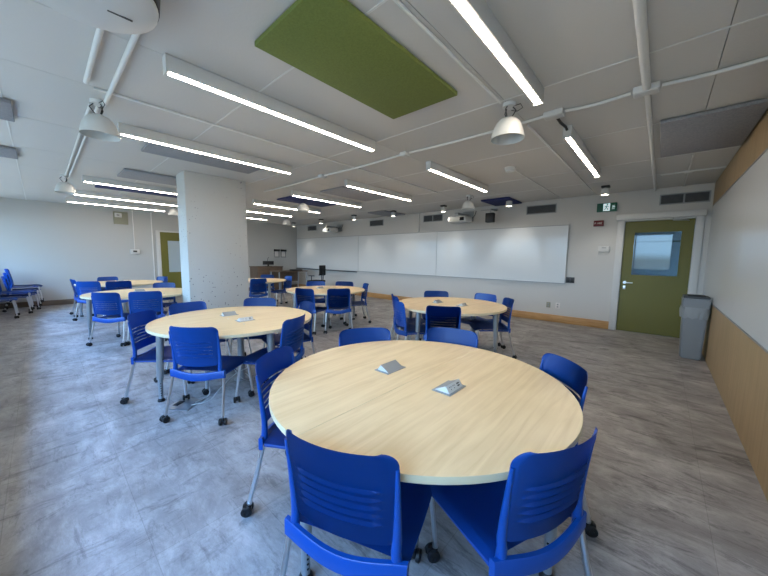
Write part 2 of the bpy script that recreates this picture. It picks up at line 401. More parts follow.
# black control plate at the board end
t = thing('control_plate', 'black double switch plate at the lower right end of the whiteboards', 'switch', (-1.37, D, .86))
bm = new(); box(bm, -.075, .075, -.02, -.001, 0, .12, bevel=.004); obj('plate', bm, 'wheel', t)
for s in (-.035, .035):
    bm = new(); box(bm, s-.024, s+.024, -.028, -.0195, .02, .10, bevel=.003); obj('key', bm, 'black', t)
for i, x in enumerate((-1.75, -1.57)):
    t = thing('wall_outlet', ('left', 'right')[i]+' of two small beige wall sockets above the oak baseboard', 'outlet', (x, D, .30), group='beige wall sockets')
    bm = new(); box(bm, -.04, .04, -.01, -.001, 0, .12, bevel=.003); obj('plate', bm, ('beige' if i == 0 else 'signwhite'), t)
    for z in (.035, .085):
        bm = new(); box(bm, -.016, .016, -.0125, -.0095, z-.014, z+.014, bevel=.002); obj('socket', bm, 'greyplastic', t)
# left wall: beige panel with small white unit, thermostat, conduits
t = thing('wall_panel', 'beige square access panel high on the left wall', 'panel', (L, 1.62, 2.17))
bm = new(); box(bm, .001, .03, -.16, .16, 0, .35, bevel=.004); obj('cover', bm, 'beige', t)
bm = new(); box(bm, .031, .06, -.13, .02, .19, .31, bevel=.006); o = obj('white_unit', bm, 'white', t)
bm = new(); box(bm, .0605, .063, -.09, -.03, .24, .26); obj('indicator', bm, 'dark', o)
t = thing('room_sensor', 'small white box with a dark screen low on the left wall conduit', 'sensor', (L, 1.89, 1.33))
bm = new(); box(bm, .001, .04, -.11, .11, 0, .14, bevel=.01); obj('cover', bm, 'white', t)
bm = new(); box(bm, .0405, .043, -.045, .045, .06, .105); obj('display', bm, 'black', t)
bm = new(); tube(bm, [(L+.012, 1.89, 1.472), (L+.012, 1.89, H-.002)], .01, 8); tag(obj('wall_conduit', bm, 'conduit'), 'thin white conduit running from the left wall sensor up to the ceiling', 'conduit')
bm = new(); tube(bm, [(L+.016, 2.33, .13), (L+.016, 2.33, H-.002)], .015, 8); tag(obj('wall_conduit', bm, 'conduit'), 'white vertical conduit just left of the far olive door frame', 'conduit')
bm = new(); tube(bm, [(-5.24, D-.016, 2.07), (-5.24, D-.016, H-.002)], .014, 8); tag(obj('wall_conduit', bm, 'conduit'), 'short vertical conduit above the middle whiteboard', 'conduit')
for i, y in enumerate((6.38, 6.68)):
    t = thing('wall_rack', ('left', 'right')[i]+' of two small black and white wall racks above the lectern', 'rack', (L, y, 1.28), group='wall racks above the lectern')
    bm = new(); box(bm, .001, .09, -.11, .11, .23, .31, bevel=.006); obj('top_unit', bm, 'black', t)
    bm = new()
    tube(bm, [(.02, -.1, .23), (.02, -.1, .0), (.06, -.1, 0), (.06, .1, 0), (.02, .1, .0), (.02, .1, .23)], .006, 8); obj('wire_frame', bm, 'black', t)
    bm = new(); box(bm, .012, .02, -.08, .08, .03, .22); obj('paper_sheet', bm, 'signwhite', t)

# ------------------------------------------------------------------ ceiling fittings
def strip(x, y0, y1, label, row):
    t = thing('strip_light', label, 'ceiling light', (x, (y0+y1)/2, H), group='linear ceiling lights, '+row); l = (y1-y0)/2
    bm = new(); box(bm, -.034, .034, -l, l, -.098, -.001, bevel=.003); obj('housing', bm, 'white', t)
    bm = new(); box(bm, -.018, .018, -l+.012, l-.012, -.105, -.0985, bevel=.002); obj('diffuser', bm, 'led', t)
    for s in (-1, 1):
        bm = new(); box(bm, -.036, .036, s*l-.004 if s > 0 else -l-.008, s*l+.008 if s > 0 else -l+.004, -.11, -.001); obj('end_cap', bm, 'white', t)
r1 = 'window side row'; r2 = 'whiteboard side row'
strip(-.775, .70, 2.57, 'bright linear ceiling light overhead, cut by the top edge right of the green panel', r1)
strip(-2.45, .62, 2.52, 'linear ceiling light just left of the green acoustic panel', r1)
strip(-4.02, .60, 2.46, 'linear ceiling light running to the near side of the pillar top', r1)
strip(-7.12, .56, 2.42, 'linear ceiling light beyond the pillar, first of three there on the window side', r1)
strip(-8.83, .54, 2.40, 'linear ceiling light beyond the pillar, middle of three on the window side', r1)
strip(-10.2, .50, 2.38, 'linear ceiling light nearest the left wall on the window side', r1)
strip(-.755, 3.42, 5.30, 'short-looking linear ceiling light near the olive door, hung from a black cable', r2)
strip(-2.37, 3.50, 5.28, 'linear ceiling light between the big white pendant and the projector', r2)
strip(-3.95, 3.45, 5.20, 'linear ceiling light over the centre back table', r2)
strip(-5.40, 3.34, 5.16, 'linear ceiling light crossing the navy ceiling panel', r2)
strip(-6.97, 3.32, 5.14, 'linear ceiling light just beyond the navy ceiling panel', r2)
strip(-8.33, 3.32, 5.12, 'linear ceiling light second from the left wall on the whiteboard side', r2)
strip(-9.8, 3.32, 5.10, 'linear ceiling light farthest away on the whiteboard side', r2)

def apanel(x0, x1, y0, y1, m, label, drop=.008, th=.03, name='acoustic_panel'):
    t = thing(name, label, 'acoustic panel', ((x0+x1)/2, (y0+y1)/2, H), group='acoustic ceiling panels'); w, l = (x1-x0)/2, (y1-y0)/2
    bm = new(); box(bm, -w, w, -l, l, -drop-th, -drop, bevel=.005); obj('felt_board', bm, m, t)
    for a in (-.7, .7):
        for b in (-.7, .7):
            bm = new(); tube(bm, [(a*w, b*l, -drop), (a*w, b*l, -.001)], .012, 8); obj('hanger', bm, 'gap', t)
apanel(-1.875, -1.24, .925, 2.19, 'green', 'large olive green acoustic panel overhead')
apanel(-.10, .54, 3.80, 5.02, 'grey', 'grey acoustic panel in the ceiling corner above the right wall')
apanel(-4.75, -4.12, .9, 2.2, 'grey', 'grey acoustic panel between two strip lights before the pillar')
apanel(-6.6, -5.98, .92, 2.25, 'grey', 'grey acoustic panel beside the pillar top, on its far side')
apanel(-8.0, -7.5, .78, 2.1, 'navy', 'navy acoustic panel beyond the pillar on the window side')
apanel(-6.45, -5.82, 3.6, 4.82, 'navy', 'navy blue acoustic panel near the middle of the ceiling')
apanel(-5.0, -4.33, 3.7, 4.92, 'grey', 'grey acoustic panel between the navy panel and the centre strip light')
apanel(-3.0, -2.4, 6.45, 7.25, 'navy', 'navy acoustic panel by the nearer projector')
apanel(-6.3, -5.65, 6.3, 7.2, 'grey', 'grey acoustic panel near the whiteboard wall between two downlights')
apanel(-4.65, -4.1, -.78, -.07, 'grey', 'grey acoustic panel at the left photo edge, nearest of the pair')
apanel(-6.45, -5.9, -.8, -.10, 'grey', 'grey acoustic panel at the left photo edge, farther of the pair')

def pendant(x, y, label):
    t = thing('pendant_lamp', label, 'pendant lamp', (x, y, H), group='white bell pendants')
    bm = new(); lathe(bm, [(0, -.001), (.05, -.001), (.05, -.03), (0, -.03)], n=20); obj('ceiling_mount', bm, 'conduit', t)
    bm = new()
    for k in range(3):
        a = k*2.1+.4; c, s = math.cos(a), math.sin(a)
        tube(bm, [(.03*c, .03*s, -.03), (.055*c, .055*s, -.06), (.03*c, .03*s, -.10), (.012*c, .012*s, -.125)], .0045, 6)
    tube(bm, [(.04, 0, -.03), (.085, .02, -.02), (.10, .03, -.05), (.06, .02, -.07), (.02, 0, -.06)], .003, 6)
    obj('cable', bm, 'black', t)
    bm = new(); pr = [(.018, -.112), (.04, -.116), (.068, -.130), (.092, -.155), (.110, -.190), (.122, -.230), (.130, -.272), (.132, -.280)]
    lathe(bm, pr+[(r-.004, z) for r, z in pr[::-1][:-1]]+[(0, -.125)], n=36); obj('lamp_shade', bm, 'shade', t)
    bm = new(); lathe(bm, [(0, -.125), (.03, -.13), (.04, -.17), (.045, -.20), (.03, -.225), (0, -.232)], n=20); obj('bulb', bm, 'white', t)
pendant(-1.02, 2.64, 'big white bell pendant lamp right of the green panel')
pendant(-3.58, .41, 'white bell pendant lamp at the left end of the twin conduits')
pendant(-7.35, .36, 'white bell pendant lamp over the window side of the far left table')
pendant(-2.98, 5.85, 'white bell pendant lamp hanging before the nearer projector')
pendant(-5.95, 3.95, 'small white bell pendant lamp under the navy ceiling panel')
pendant(-9.0, 5.35, 'distant white bell pendant lamp near the pillar edge')
pendant(-9.3, 2.36, 'white bell pendant lamp in front of the far olive door')

def downlight(x, y, label):
    t = thing('downlight', label, 'downlight', (x, y, H), group='small downlights along the whiteboards')
    bm = new(); box(bm, -.06, .06, -.06, .06, -.03, -.001, bevel=.004); obj('mount', bm, 'black', t)
    bm = new(); pr = [(.012, -.03), (.06, -.05), (.065, -.15)]; lathe(bm, pr+[(.058, -.15), (.054, -.06), (0, -.055)], n=24); obj('can', bm, 'shade', t)
    bm = new(); lathe(bm, [(0, -.125), (.054, -.125), (.054, -.135), (0, -.14)], n=24); obj('lamp_face', bm, 'spotled', t)
for x, y, l in ((-.80, 6.55, 'downlight above the exit sign'), (-2.5, 6.75, 'downlight second from the olive door, left of the right-hand vents'), (-4.02, 6.62, 'downlight just left of the nearer projector'),
                (-5.55, 6.55, 'downlight fourth from the door, over the middle whiteboard'), (-7.08, 6.5, 'downlight fifth from the door, over the left whiteboard joint'), (-8.8, 6.55, 'downlight just above the far projector'),
                (-10.6, 6.6, 'farthest downlight, in the room corner')): downlight(x, y, l)

# pipes and conduits
def pipe(name, pts, r, label, n=12):
    bm = new(); tube(bm, pts, r, n); return tag(obj(name, bm, 'conduit'), label, 'pipe')
pz = H-.03
pipe('ceiling_pipe', [(-.172, W0+.01, H-.027), (-.172, 2.97, H-.027)], .025, 'thick white ceiling pipe from the top edge of the photo to the junction box')
pipe('ceiling_pipe', [(-.172, 3.09, H-.02), (-.172, D-.002, H-.02)], .018, 'thinner white ceiling pipe from the junction box to the front wall')
zz = H-.018
def ybow(x): return 3.03+.035*math.sin(x*2.1)
segs = [(R-.03, -.09, 'cross conduit between the right wall and the first junction box'), (-.26, -.70, 'short cross conduit between the two nearest junction boxes'),
        (-.86, -2.33, 'cross conduit passing the big white pendant'), (-2.47, -3.97, 'cross conduit between the second and third strip lights'), (-4.09, -5.9, 'cross conduit running toward the pillar')]
for a, b, l in segs:
    pts = [(a+(b-a)*k/8, 3.03+(.03*math.sin(PI*k/8)), zz) for k in range(9)]
    bm = new(); tube(bm, pts, .013, 10); tag(obj('cross_conduit', bm, 'conduit'), 'white '+l, 'conduit')
for i, (x, l) in enumerate(((-.175, 'junction box where the thick pipe meets the cross conduit'), (-.78, 'junction box at the start of the black light cable'), (-2.40, 'junction box beside the second strip light'), (-4.03, 'junction box on the conduit beside the third strip light'))):
    t = thing('junction_box', 'white '+l, 'junction box', (x, 3.03, H), group='white ceiling junction boxes')
    s = .075 if i < 2 else .045
    bm = new(); box(bm, -s, s, -.05, .05, -.045, -.001, bevel=.005); obj('body', bm, 'conduit', t)
    bm = new(); box(bm, -s+.01, s-.01, -.04, .04, -.05, -.0452, bevel=.001); obj('cover', bm, 'white', t)
bm = new(); tube(bm, [(-.77, 3.09, H-.03), (-.765, 3.2, H-.04), (-.757, 3.36, H-.03), (-.757, 3.405, H-.04)], .012, 8); tag(obj('light_cable', bm, 'black'), 'short black cable feeding the strip light near the olive door', 'cable')
for i, (y, x1) in enumerate(((.31, -3.2), (.45, -3.5))):
    pts = [(-2.12, y, H-.02), (x1+.06, y, H-.02), (x1, y+.0, H-.025)]
    if i: pts += [(x1-.02, y-.01, H-.03)]
    bm = new(); tube(bm, pts, .016, 10); tag(obj('ceiling_conduit', bm, 'conduit'), ('shorter outer', 'longer inner')[i]+' of the twin white conduits leaving the round ceiling unit', 'conduit', 'twin conduits by the round ceiling unit')
for i, y in enumerate((.372, .418)):
    bm = new(); tube(bm, [(-3.66, y, H-.014), (-7.28, y, H-.014)], .012, 8); tag(obj('ceiling_conduit', bm, 'conduit'), ('window side', 'room side')[i]+' one of two thin conduits linking the window side pendants', 'conduit', 'thin conduit pair between pendants')
for x, y0, y1, l in ((-3.31, .36, 5.2, 'long thin ceiling conduit left of the second strip light, running toward the whiteboards'), (-1.06, -.5, 2.56, 'long white ceiling conduit leading to the big white pendant'), (-1.03, 3.15, 6.9, 'white ceiling conduit from the pendant toward the exit sign'), (-1.64, 4.52, 7.3, 'white ceiling conduit from the smoke detector to the wall')):
    bm = new(); tube(bm, [(x, y0, H-.011), (x, y1, H-.011)], .01, 8); tag(obj('ceiling_conduit', bm, 'conduit'), l, 'conduit')
bm = new(); tube(bm, [(.19, 5.2, H-.011), (.19, D-.003, H-.011)], .009, 8); tube(bm, [(-.1, 6.15, H-.013), (R-.03, 6.15, H-.013)], .009, 8); box(bm, .15, .23, 6.11, 6.19, -.03+H, H-.001)
tag(obj('ceiling_conduit', bm, 'conduit'), 'crossing white conduits in the ceiling corner above the olive door', 'conduit')
t = thing('smoke_detector', 'round white smoke detector on the ceiling right of centre', 'smoke detector', (-1.66, 4.45, H))
bm = new(); lathe(bm, [(0, -.001), (.075, -.001), (.075, -.025), (.07, -.03), (0, -.03)], n=28); obj('base', bm, 'white', t)
bm = new(); lathe(bm, [(.06, -.03), (.06, -.055), (.045, -.065), (0, -.068)], n=28); obj('sensor_cap', bm, 'shade', t)

# round ceiling unit at the top left
t = thing('ceiling_unit', 'round white ceiling mounted unit with a black band at the top left edge', 'ceiling unit', (-1.94, .20, H))
bm = new(); lathe(bm, [(0, -.001), (.26, -.001), (.27, -.006), (.27, -.028), (.26, -.03), (0, -.03)], n=48); obj('top_ring', bm, 'greyplastic', t)
bm = new(); lathe(bm, [(0, -.03), (.278, -.03), (.270, -.115), (0, -.115)], n=48); obj('black_band', bm, 'black', t)
bm = new(); lathe(bm, [(0, -.115), (.262, -.115), (.266, -.122), (.262, -.135), (.235, -.15), (.12, -.16), (0, -.162)], n=48); obj('bottom_cover', bm, 'white', t)
bm = new(); box(bm, -.02, -.012, .08, .17, -.1625, -.158); obj('badge', bm, 'wheel', t)

def projector(x, z, label, slabel, sx):
    t = thing('projector', label, 'projector', (x, D, z), group='wall arm projectors above the whiteboards')
    bm = new(); box(bm, -.24, .24, -.62, -.26, -.11, .03, bevel=.03); obj('body', bm, 'white', t)
    bm = new(); box(bm, .09, .2, -.628, -.615, -.08, 0.0, bevel=.004); obj('vent_grille', bm, 'dark', t)
    bm = new(); lathe(bm, [(0, 0), (.05, 0), (.055, .02), (0, .025)], (-.1, -.44, .028), 20); obj('lens_window', bm, 'black', t)
    bm = new(); box(bm, -.05, .05, -.62, -.001, .06, .11, bevel=.006); box(bm, -.14, .14, -.025, -.001, -.05, .2, bevel=.004); box(bm, -.07, .07, -.5, -.38, .03, .062); obj('wall_arm', bm, 'alu', t)
    bm = new(); tube(bm, [(.05, -.2, .08), (.18, -.12, .02), (.2, -.05, .1), (.22, -.03, .2)], .008, 8); obj('cable', bm, 'black', t)
    if slabel:
        t = thing('wall_speaker', slabel, 'speaker', (sx, D, 2.33))
        bm = new(); box(bm, -.09, .09, -.42, -.28, -.16, .05, bevel=.012); obj('cabinet', bm, 'black', t)
        bm = new(); tube(bm, [(0, -.34, .05), (0, -.34, .14), (0, -.001, .14)], .013, 10); tube(bm, [(-.3, -.2, .15), (.1, -.2, .15)], .01, 8); obj('bracket', bm, 'alu', t)
projector(-3.72, 2.31, 'white projector on a wall arm above the middle and right boards', 'small black speaker hanging right of the nearer projector', -3.0)
projector(-8.75, 2.29, 'white projector on a wall arm above the far left whiteboard', None, 0)

# ------------------------------------------------------------------ chair
def grid_surface(bm, fn, us, vs, skip=None, smooth=True):
    V = [[bm.verts.new(fn(u, v)) for u in us] for v in vs]
    for j in range(len(vs)-1):
        for i in range(len(us)-1):
            if skip and skip((us[i]+us[i+1])/2, (vs[j]+vs[j+1])/2): continue
            f = bm.faces.new((V[j][i], V[j][i+1], V[j+1][i+1], V[j+1][i])); f.smooth = smooth
def caster(par, x, y):
    bm = new(); r = .028
    for s in (-1, 1):
        lathe(bm, [(0, s*.010), (r-.004, s*.010), (r, s*.013), (r, s*.026), (r-.005, s*.029), (.012, s*.029), (.010, s*.026), (0, s*.026)], (0, 0, r), 20, axis='x')
    box(bm, -.009, .009, -.022, .022, r-.004, r+.03, bevel=.004)
    tube(bm, [(0, .008, r+.02), (0, .012, r+.05)], .009, 10)
    bmesh.ops.transform(bm, matrix=Matrix.Translation((x, y, 0)) @ Matrix.Rotation(random.uniform(-1.2, 1.2), 4, 'Z') @ Matrix.Translation((0, -.012, 0)), verts=bm.verts)
    obj('caster', bm, 'black', par)
BT, BB = .835, .490
def back_y(u, z):
    k = (z-.44)/(BT-.44); return -.247-.046*max(k, 0)**1.5-.050*(1-u*u)*min(1, .55+k*.45)
SL = [.562+.032*i for i in range(5)]
def make_chair(seat_m='blueseat', back_m='blue'):
    t = thing('caster_chair', 'x', 'chair')
    # seat
    bm = new(); us = [-1+2*i/14 for i in range(15)]; vs = [i/12 for i in range(13)]
    def sf(u, v):
        y = -.237+.472*v; w = .225+.006*math.sin(v*PI)
        if v > .85: w -= .05*((v-.85)/.15)**2
        z = .430-.014*math.sin(min(v*1.15, 1)*PI)*(1-u*u)-(.032*((v-.78)/.22)**2 if v > .78 else 0)-.012*abs(u)**8
        return (u*w, y-(.02*abs(u)**4 if v > .9 else 0), z)
    grid_surface(bm, sf, us, vs)
    bmesh.ops.solidify(bm, geom=bm.faces[:], thickness=.016)
    obj('seat', bm, seat_m, t)
    # rear rail, bowed
    bm = new(); prof = [(-.008, -.036), (.008, -.036), (.011, -.032), (.011, .026), (.007, .031), (-.009, .031), (-.013, .026), (-.013, -.032)]
    rings = []
    for k in range(17):
        u = -1+2*k/16; sc = 1.0
        c = Vector((u*.228, -.248-.034*(1-u*u), .412-.024*(.5+.5*math.cos(PI*u))))
        rings.append([bm.verts.new(c+Vector((0, a, b))) for a, b in prof])
    for A, B in zip(rings, rings[1:]):
        for k in range(len(prof)):
            f = bm.faces.new((A[k], A[(k+1) % 8], B[(k+1) % 8], B[k])); f.smooth = True
    bm.faces.new(rings[0]); bm.faces.new(rings[-1][::-1])
    obj('rear_rail', bm, back_m, t)
    # backrest shell with slots
    zs = [BB, BB+.006, BB+.02, BB+.045]
    for z in SL: zs += [z-.011, z-.0065, z-.0015, z+.0015, z+.004, z+.007, z+.0105]
    zs += [.725, .75, .768, .782, .792, .801, .809, .816, .822, .827, .831, .8338, BT]
    rr = .048; wb = lambda z: .194+.010*((z-BB)/(BT-BB))
    def hw(z):
        w = wb(z)
        if z > BT-rr: d = z-(BT-rr); w -= rr-math.sqrt(max(rr*rr-d*d, 0))
        if z < BB+.03: w -= .012*(1-(z-BB)/.03)**2
        return w
    us = [-1, -.985, -.95, -.9, -.85, -.80, -.76]+[-.70+1.40*i/14 for i in range(15)]+[.76, .80, .85, .9, .95, .985, 1]
    def bf(u, z):
        x = u*hw(z); ur = x/wb(z)
        b = 0
        if abs(u) < .78:
            for s in SL: b += .0125*math.exp(-((z-s-.004)/.0030)**2)-.0015*math.exp(-((z-s+.0065)/.004)**2)
            b *= 1-max(0, (abs(u)-.62)/.16)
        fl = .010*max(0, (abs(u)-.88)/.12)**2
        y = back_y(ur, z)-b+fl
        zz_ = z-(.012*(1-abs(u)**2) if z > .8 else 0)*0 - .012*(1-u*u)*((BT-z)/(BT-BB) > .9)
        return (x, y, zz_)
    bm = new()
    grid_surface(bm, bf, us, zs, skip=lambda u, z: abs(u) < .76 and any(abs(z-s) < .0014 for s in SL))
    bmesh.ops.solidify(bm, geom=bm.faces[:], thickness=.0065)
    for s in (-1, 1):   # side rails blending into the shell, down to the rear rail
        pts = []; rad = []
        for k in range(12):
            z = .400+(BT-.055-.400)*k/11; zz2 = max(z, .46)
            x = s*((.190 if z < BB else wb(z))-.004+(.008*((BB-z)/.09) if z < BB else 0)); pts.append((x, back_y(1, zz2)+.004-(.0 if z > .5 else .004), z)); rad.append(.019-.0125*k/11)
        tube(bm, pts, rad, 10)
    obj('backrest', bm, back_m, t)
    # under-seat frame
    bm = new()
    for s in (-1, 1): tube(bm, [(s*.212, -.235, .400), (s*.208, .0, .397), (s*.205, .165, .390)], .011, 10)
    tube(bm, [(-.205, .1, .393), (.205, .1, .393)], .010, 10)
    obj('seat_frame', bm, 'blueseat', t)
    for s in (-1, 1):
        for (p, q) in (((s*.214, -.242, .405), (s*.237, -.318, .07)), ((s*.206, .165, .392), (s*.228, .205, .07))):
            bm = new(); P, Q = Vector(p), Vector(q)
            tube(bm, [P, P.lerp(Q, .5)+Vector((0, .004, 0)), Q], .0115, 12, sx=1.15, sy=.9)
            tube(bm, [Q, Q-Vector((0, 0, .012))], .013, 10)
            lg = obj('leg', bm, 'chrome', t); caster(lg, q[0], q[1]-.0)
    return t
def shrink(t, sx, sy, sz):
    done = set()
    def go(o):
        for c in kids(o):
            if c.data.name not in done: done.add(c.data.name); c.data.transform(Matrix.Diagonal((sx, sy, sz, 1)))
            go(c)
    go(t)
proto = make_chair(); shrink(proto, 1, .97, .943)
used = [False]
TB = dict(A=(-.94, 1.335), B=(-3.26, 1.34), C=(-2.19, 3.85), D=(-4.90, 3.76), E=(-7.92, 3.78), F=(-6.52, 1.13), G=(-9.0, 1.2))
GN = dict(A='the large foreground table', B='the pillar table', C='the table near the whiteboard', D='the centre back table', E='the lectern table', F='the table left of the pillar', G='the farthest left table')
def chair(x, y, heading, label, group, z=0, name=None):
    o = proto if not used[0] else copy_tree(proto); used[0] = True
    o.location = (x, y, z); o.rotation_euler = (0, 0, heading-PI/2); tag(o, label, 'chair', group); return o
def seat(k, ang, r, label, dyaw=0, dt=0):
    """ang: direction from the table centre to the middle of the top of the backrest (r away)"""
    a = math.radians(ang); h = a+PI+math.radians(dyaw); cx, cy = TB[k]
    bx, by = cx+r*math.cos(a), cy+r*math.sin(a)
    chair(bx+.325*math.cos(h), by+.325*math.sin(h), h, label, 'blue chairs around '+GN[k])
seat('A', -72.6, .84, 'bright blue caster chair in the foreground left of centre, its back to the camera', 3)
seat('A', -19.6, .835, 'bright blue caster chair in the foreground right, tucked under the large table', -3)
seat('A', -145, .86, 'blue chair at the left side of the large foreground table, one caster showing', -3)
seat('A', 156, .84, 'blue chair across the large foreground table, left of its two far chairs', -9)
seat('A', 107, .87, 'blue chair across the large foreground table, right of its two far chairs', 0)
seat('A', 43, .85, 'blue chair at the right side of the large foreground table toward the door', 0)
seat('B', -46.5, .835, 'blue chair in front of the pillar table, its slotted back full to the camera', -5)
seat('B', -120, .87, 'blue chair at the left end of the pillar table, light through its slots', -12)
seat('B', -165, .88, 'blue chair at the pillar table standing right before the pillar foot', -6)
seat('B', 138, .88, 'blue chair at the far side of the pillar table, just right of the pillar', 0)
seat('B', 17, .83, 'blue chair at the right side of the pillar table, nearer of two', 12)
seat('B', 82, .84, 'blue chair at the right side of the pillar table, half hidden behind another', -3)
seat('C', -65, .83, 'dark blue chair in front of the table near the whiteboard, back to the camera', 6)
seat('C', -115, .86, 'blue chair at the left side of the near whiteboard table, nearer of two', -6)
seat('C', -153, .84, 'blue chair left of the near whiteboard table, mostly hidden behind its neighbour', 24)
seat('C', 135, .87, 'blue chair beyond the near whiteboard table, only its top showing, left of two', -9)
seat('C', 78, .88, 'blue chair at the far right side of the table near the whiteboard', 0)
seat('C', 38, .86, 'blue chair seen from its side at the right end of the near whiteboard table', 0)
seat('D', -67, .83, 'blue chair at the front left of the centre back table', -6)
seat('D', -22, .83, 'blue chair at the front of the centre back table, back square to the camera', -10)
seat('D', 64, .87, 'blue chair at the right end of the centre back table, seen edge on', -6)
seat('D', 158, .87, 'blue chair at the far side of the centre back table, left of two tops', -9)
seat('D', 114, .87, 'blue chair at the far side of the centre back table, right of two tops', 12)
seat('E', -20, .84, 'dark blue chair in front of the lectern table, touching the pillar edge in view', 18)
seat('E', 132, .87, 'blue chair behind the lectern table, in front of the lectern', -6)
seat('E', 66, .87, 'blue chair at the right end of the lectern table, seen from the side', 20)
seat('F', -8, .83, 'dark blue chair in front of the table left of the pillar, back to camera', -10)
seat('F', -43, .83, 'bright blue chair at the front left of the table beside the pillar, daylight on it', -3)
seat('F', 145, .87, 'blue chair at the far side of the table left of the pillar', -6)
seat('G', -109, .84, 'blue chair at the left end of the farthest left table, daylight on its edge', 24)
seat('G', -47, .84, 'bright blue chair at the front left of the farthest left table', 12)
seat('G', -11, .84, 'dark blue chair at the front right of the farthest left table', 0)
seat('G', -169, .84, 'blue chair at the far side of the farthest left table, left of two', 6)
seat('G', 104, .88, 'blue chair behind the farthest left table, before the far olive door', 6)
# two stacks by the left wall
sg = 'blue chairs stacked by the left wall'
names = (('lowest', 0), ('second', 1), ('topmost', 2))
for n, k in names: chair(-11.08, -.28+.03*k, PI/2, 'blue chair stacked against the left wall, %s of the rear stack' % n, sg, z=.085*k)
for n, k in (('lower', 0), ('upper', 1)): chair(-10.5, -.40+.03*k, PI/2, 'blue chair stacked by the left wall, %s of the front pair' % n, sg, z=.085*k)
chair(-9.9, -.58, PI/2, 'blue chair at the left photo edge beside the chair stacks', sg)

# ------------------------------------------------------------------ tables
def make_table():
    t = thing('round_table', 'x', 'table'); r = .76; zt, th = .737, .030
    for s in (-1, 1):
        bm = new(); n = 48; top = []
        for k in range(n+1):
            a = -PI/2+PI*k/n; top.append((s*(abs(math.cos(a))*r+.0012), math.sin(a)*r))
        rings = []
        for ins, z in ((.001, zt-.0002), (.0, zt-.002), (0, zt-th+.003), (.003, zt-th)):
            rings.append([bm.verts.new((x-s*ins*abs(x)/r, y*(1-ins/r), z)) for x, y in top])
        f = bm.faces.new(rings[0]); f.material_index = 0
        bm.faces.new(rings[-1]).material_index = 1
        for A, B in zip(rings, rings[1:]):
            for k in range(n):
                f = bm.faces.new((A[k], A[k+1], B[k+1], B[k])); f.smooth = True; f.material_index = 1
            bm.faces.new((A[0], A[n], B[n], B[0])).material_index = 1
        obj('tabletop', bm, ['maple', 'edge'], t)
    bm = new()
    LP = [(-.07, -.675), (.68, .02), (-.68, -.02), (.07, .675)]
    c0 = Vector((0, 0, .69))
    for a, b in ((0, 1), (1, 3), (3, 2), (2, 0)):
        tube(bm, [(LP[a][0]*.96, LP[a][1]*.96, .688), (LP[b][0]*.96, LP[b][1]*.96, .688)], .017, 8)
    obj('under_frame', bm, 'silver', t)
    for x, y in LP:
        bm = new(); tube(bm, [(x*.97, y*.97, .706), (x, y, .22)], [.032, .027], 18); lathe(bm, [(0, .706), (.06, .706), (.06, .70), (.03, .695), (0, .695)], (x*.97, y*.97, 0), 20)
        lg = obj('leg', bm, 'silver', t)
        bm = new(); tube(bm, [(x, y, .22), (x, y, .03)], .019, 14); obj('height_adjuster', bm, 'silver', lg)
        bm = new(); u = Vector((-x, -y, 0)).normalized()
        for k in range(6):
            z = .06+k*.024
            for sg_ in (1, -1):
                p = Vector((x, y, z)); d = Vector((u.y, -u.x, 0))*sg_
                tube(bm, [p+d*.0175, p+d*.0205], .005, 8)
        obj('adjuster_hole', bm, 'dark', lg)
        bm = new(); lathe(bm, [(0, 0), (.03, 0), (.03, .012), (.02, .03), (0, .03)], (x, y, 0), 18); obj('glide_foot', bm, 'black', lg)
    bm = new(); lathe(bm, [(0, .004), (.075, .004), (.075, .012), (.036, .02), (.034, .36), (.036, .69), (.06, .70), (0, .70)], (-.05, .05, 0), 24); obj('cable_column', bm, 'silver', t)
    for s in (-1, 1):
        pm = None
        bm = new(); x0 = s*.195
        box(bm, x0-.052, x0+.052, -.082, .082, zt+.0005, zt+.004, bevel=.0015); pm = obj('power_module', bm, 'greyplastic', t)
        # wedge: long grey slope faces inward, steep socket face outward
        bm = new(); xi, xr, xo = x0-s*.042, x0+s*.018, x0+s*.040; zr = zt+.038; yy = .066
        v = [bm.verts.new(p) for p in ((xi, -yy, zt+.004), (xr, -yy, zr), (xo, -yy, zt+.004), (xi, yy, zt+.004), (xr, yy, zr), (xo, yy, zt+.004))]
        for q, mi in (((0, 1, 4, 3), 0), ((1, 2, 5, 4), 1), ((0, 2, 1), 1), ((3, 4, 5), 1), ((0, 3, 5, 2), 0)):
            bm.faces.new([v[i] for i in q]).material_index = mi
        obj('hood', bm, ['greyplastic', 'socketface'], pm)
        bm = new(); nrm = Vector((s*.034, 0, .022)).normalized(); mid = Vector(((xr+xo)/2, 0, zt+.021))
        for yc in (-.035, -.005):
            for dy, dz in ((-.006, .005), (.006, .005), (0, -.006)):
                p = mid+Vector((-s*dz*.6, yc+dy, dz)); tube(bm, [p+nrm*.0002, p+nrm*.0012], .0026, 6)
        for dz in (-.005, .005):
            p = mid+Vector((-s*dz*.6, .035, dz)); tube(bm, [p-Vector((0, .009, 0))+nrm*.0008, p+Vector((0, .009, 0))+nrm*.0008], .0028, 6)
        obj('socket', bm, 'dark', pm)
    return t
tp = make_table(); shrink(tp, 1, 1, .943)
TL = dict(A='large round maple table in the foreground with two pop-up power modules', B='round maple table in front of the concrete pillar with a floor box under it', C='round maple table in front of the whiteboards, nearest the door',
          D='round maple table at the centre back between the pillar and the whiteboards', E='round maple table farthest back, right of the pillar before the lectern', F='round maple table just left of the pillar', G='round maple table farthest left, near the far olive door')
for i, k in enumerate('ABCDEFG'):
    o = tp if i == 0 else copy_tree(tp); o.location = (*TB[k], 0); tag(o, TL[k], 'table', 'round maple tables')

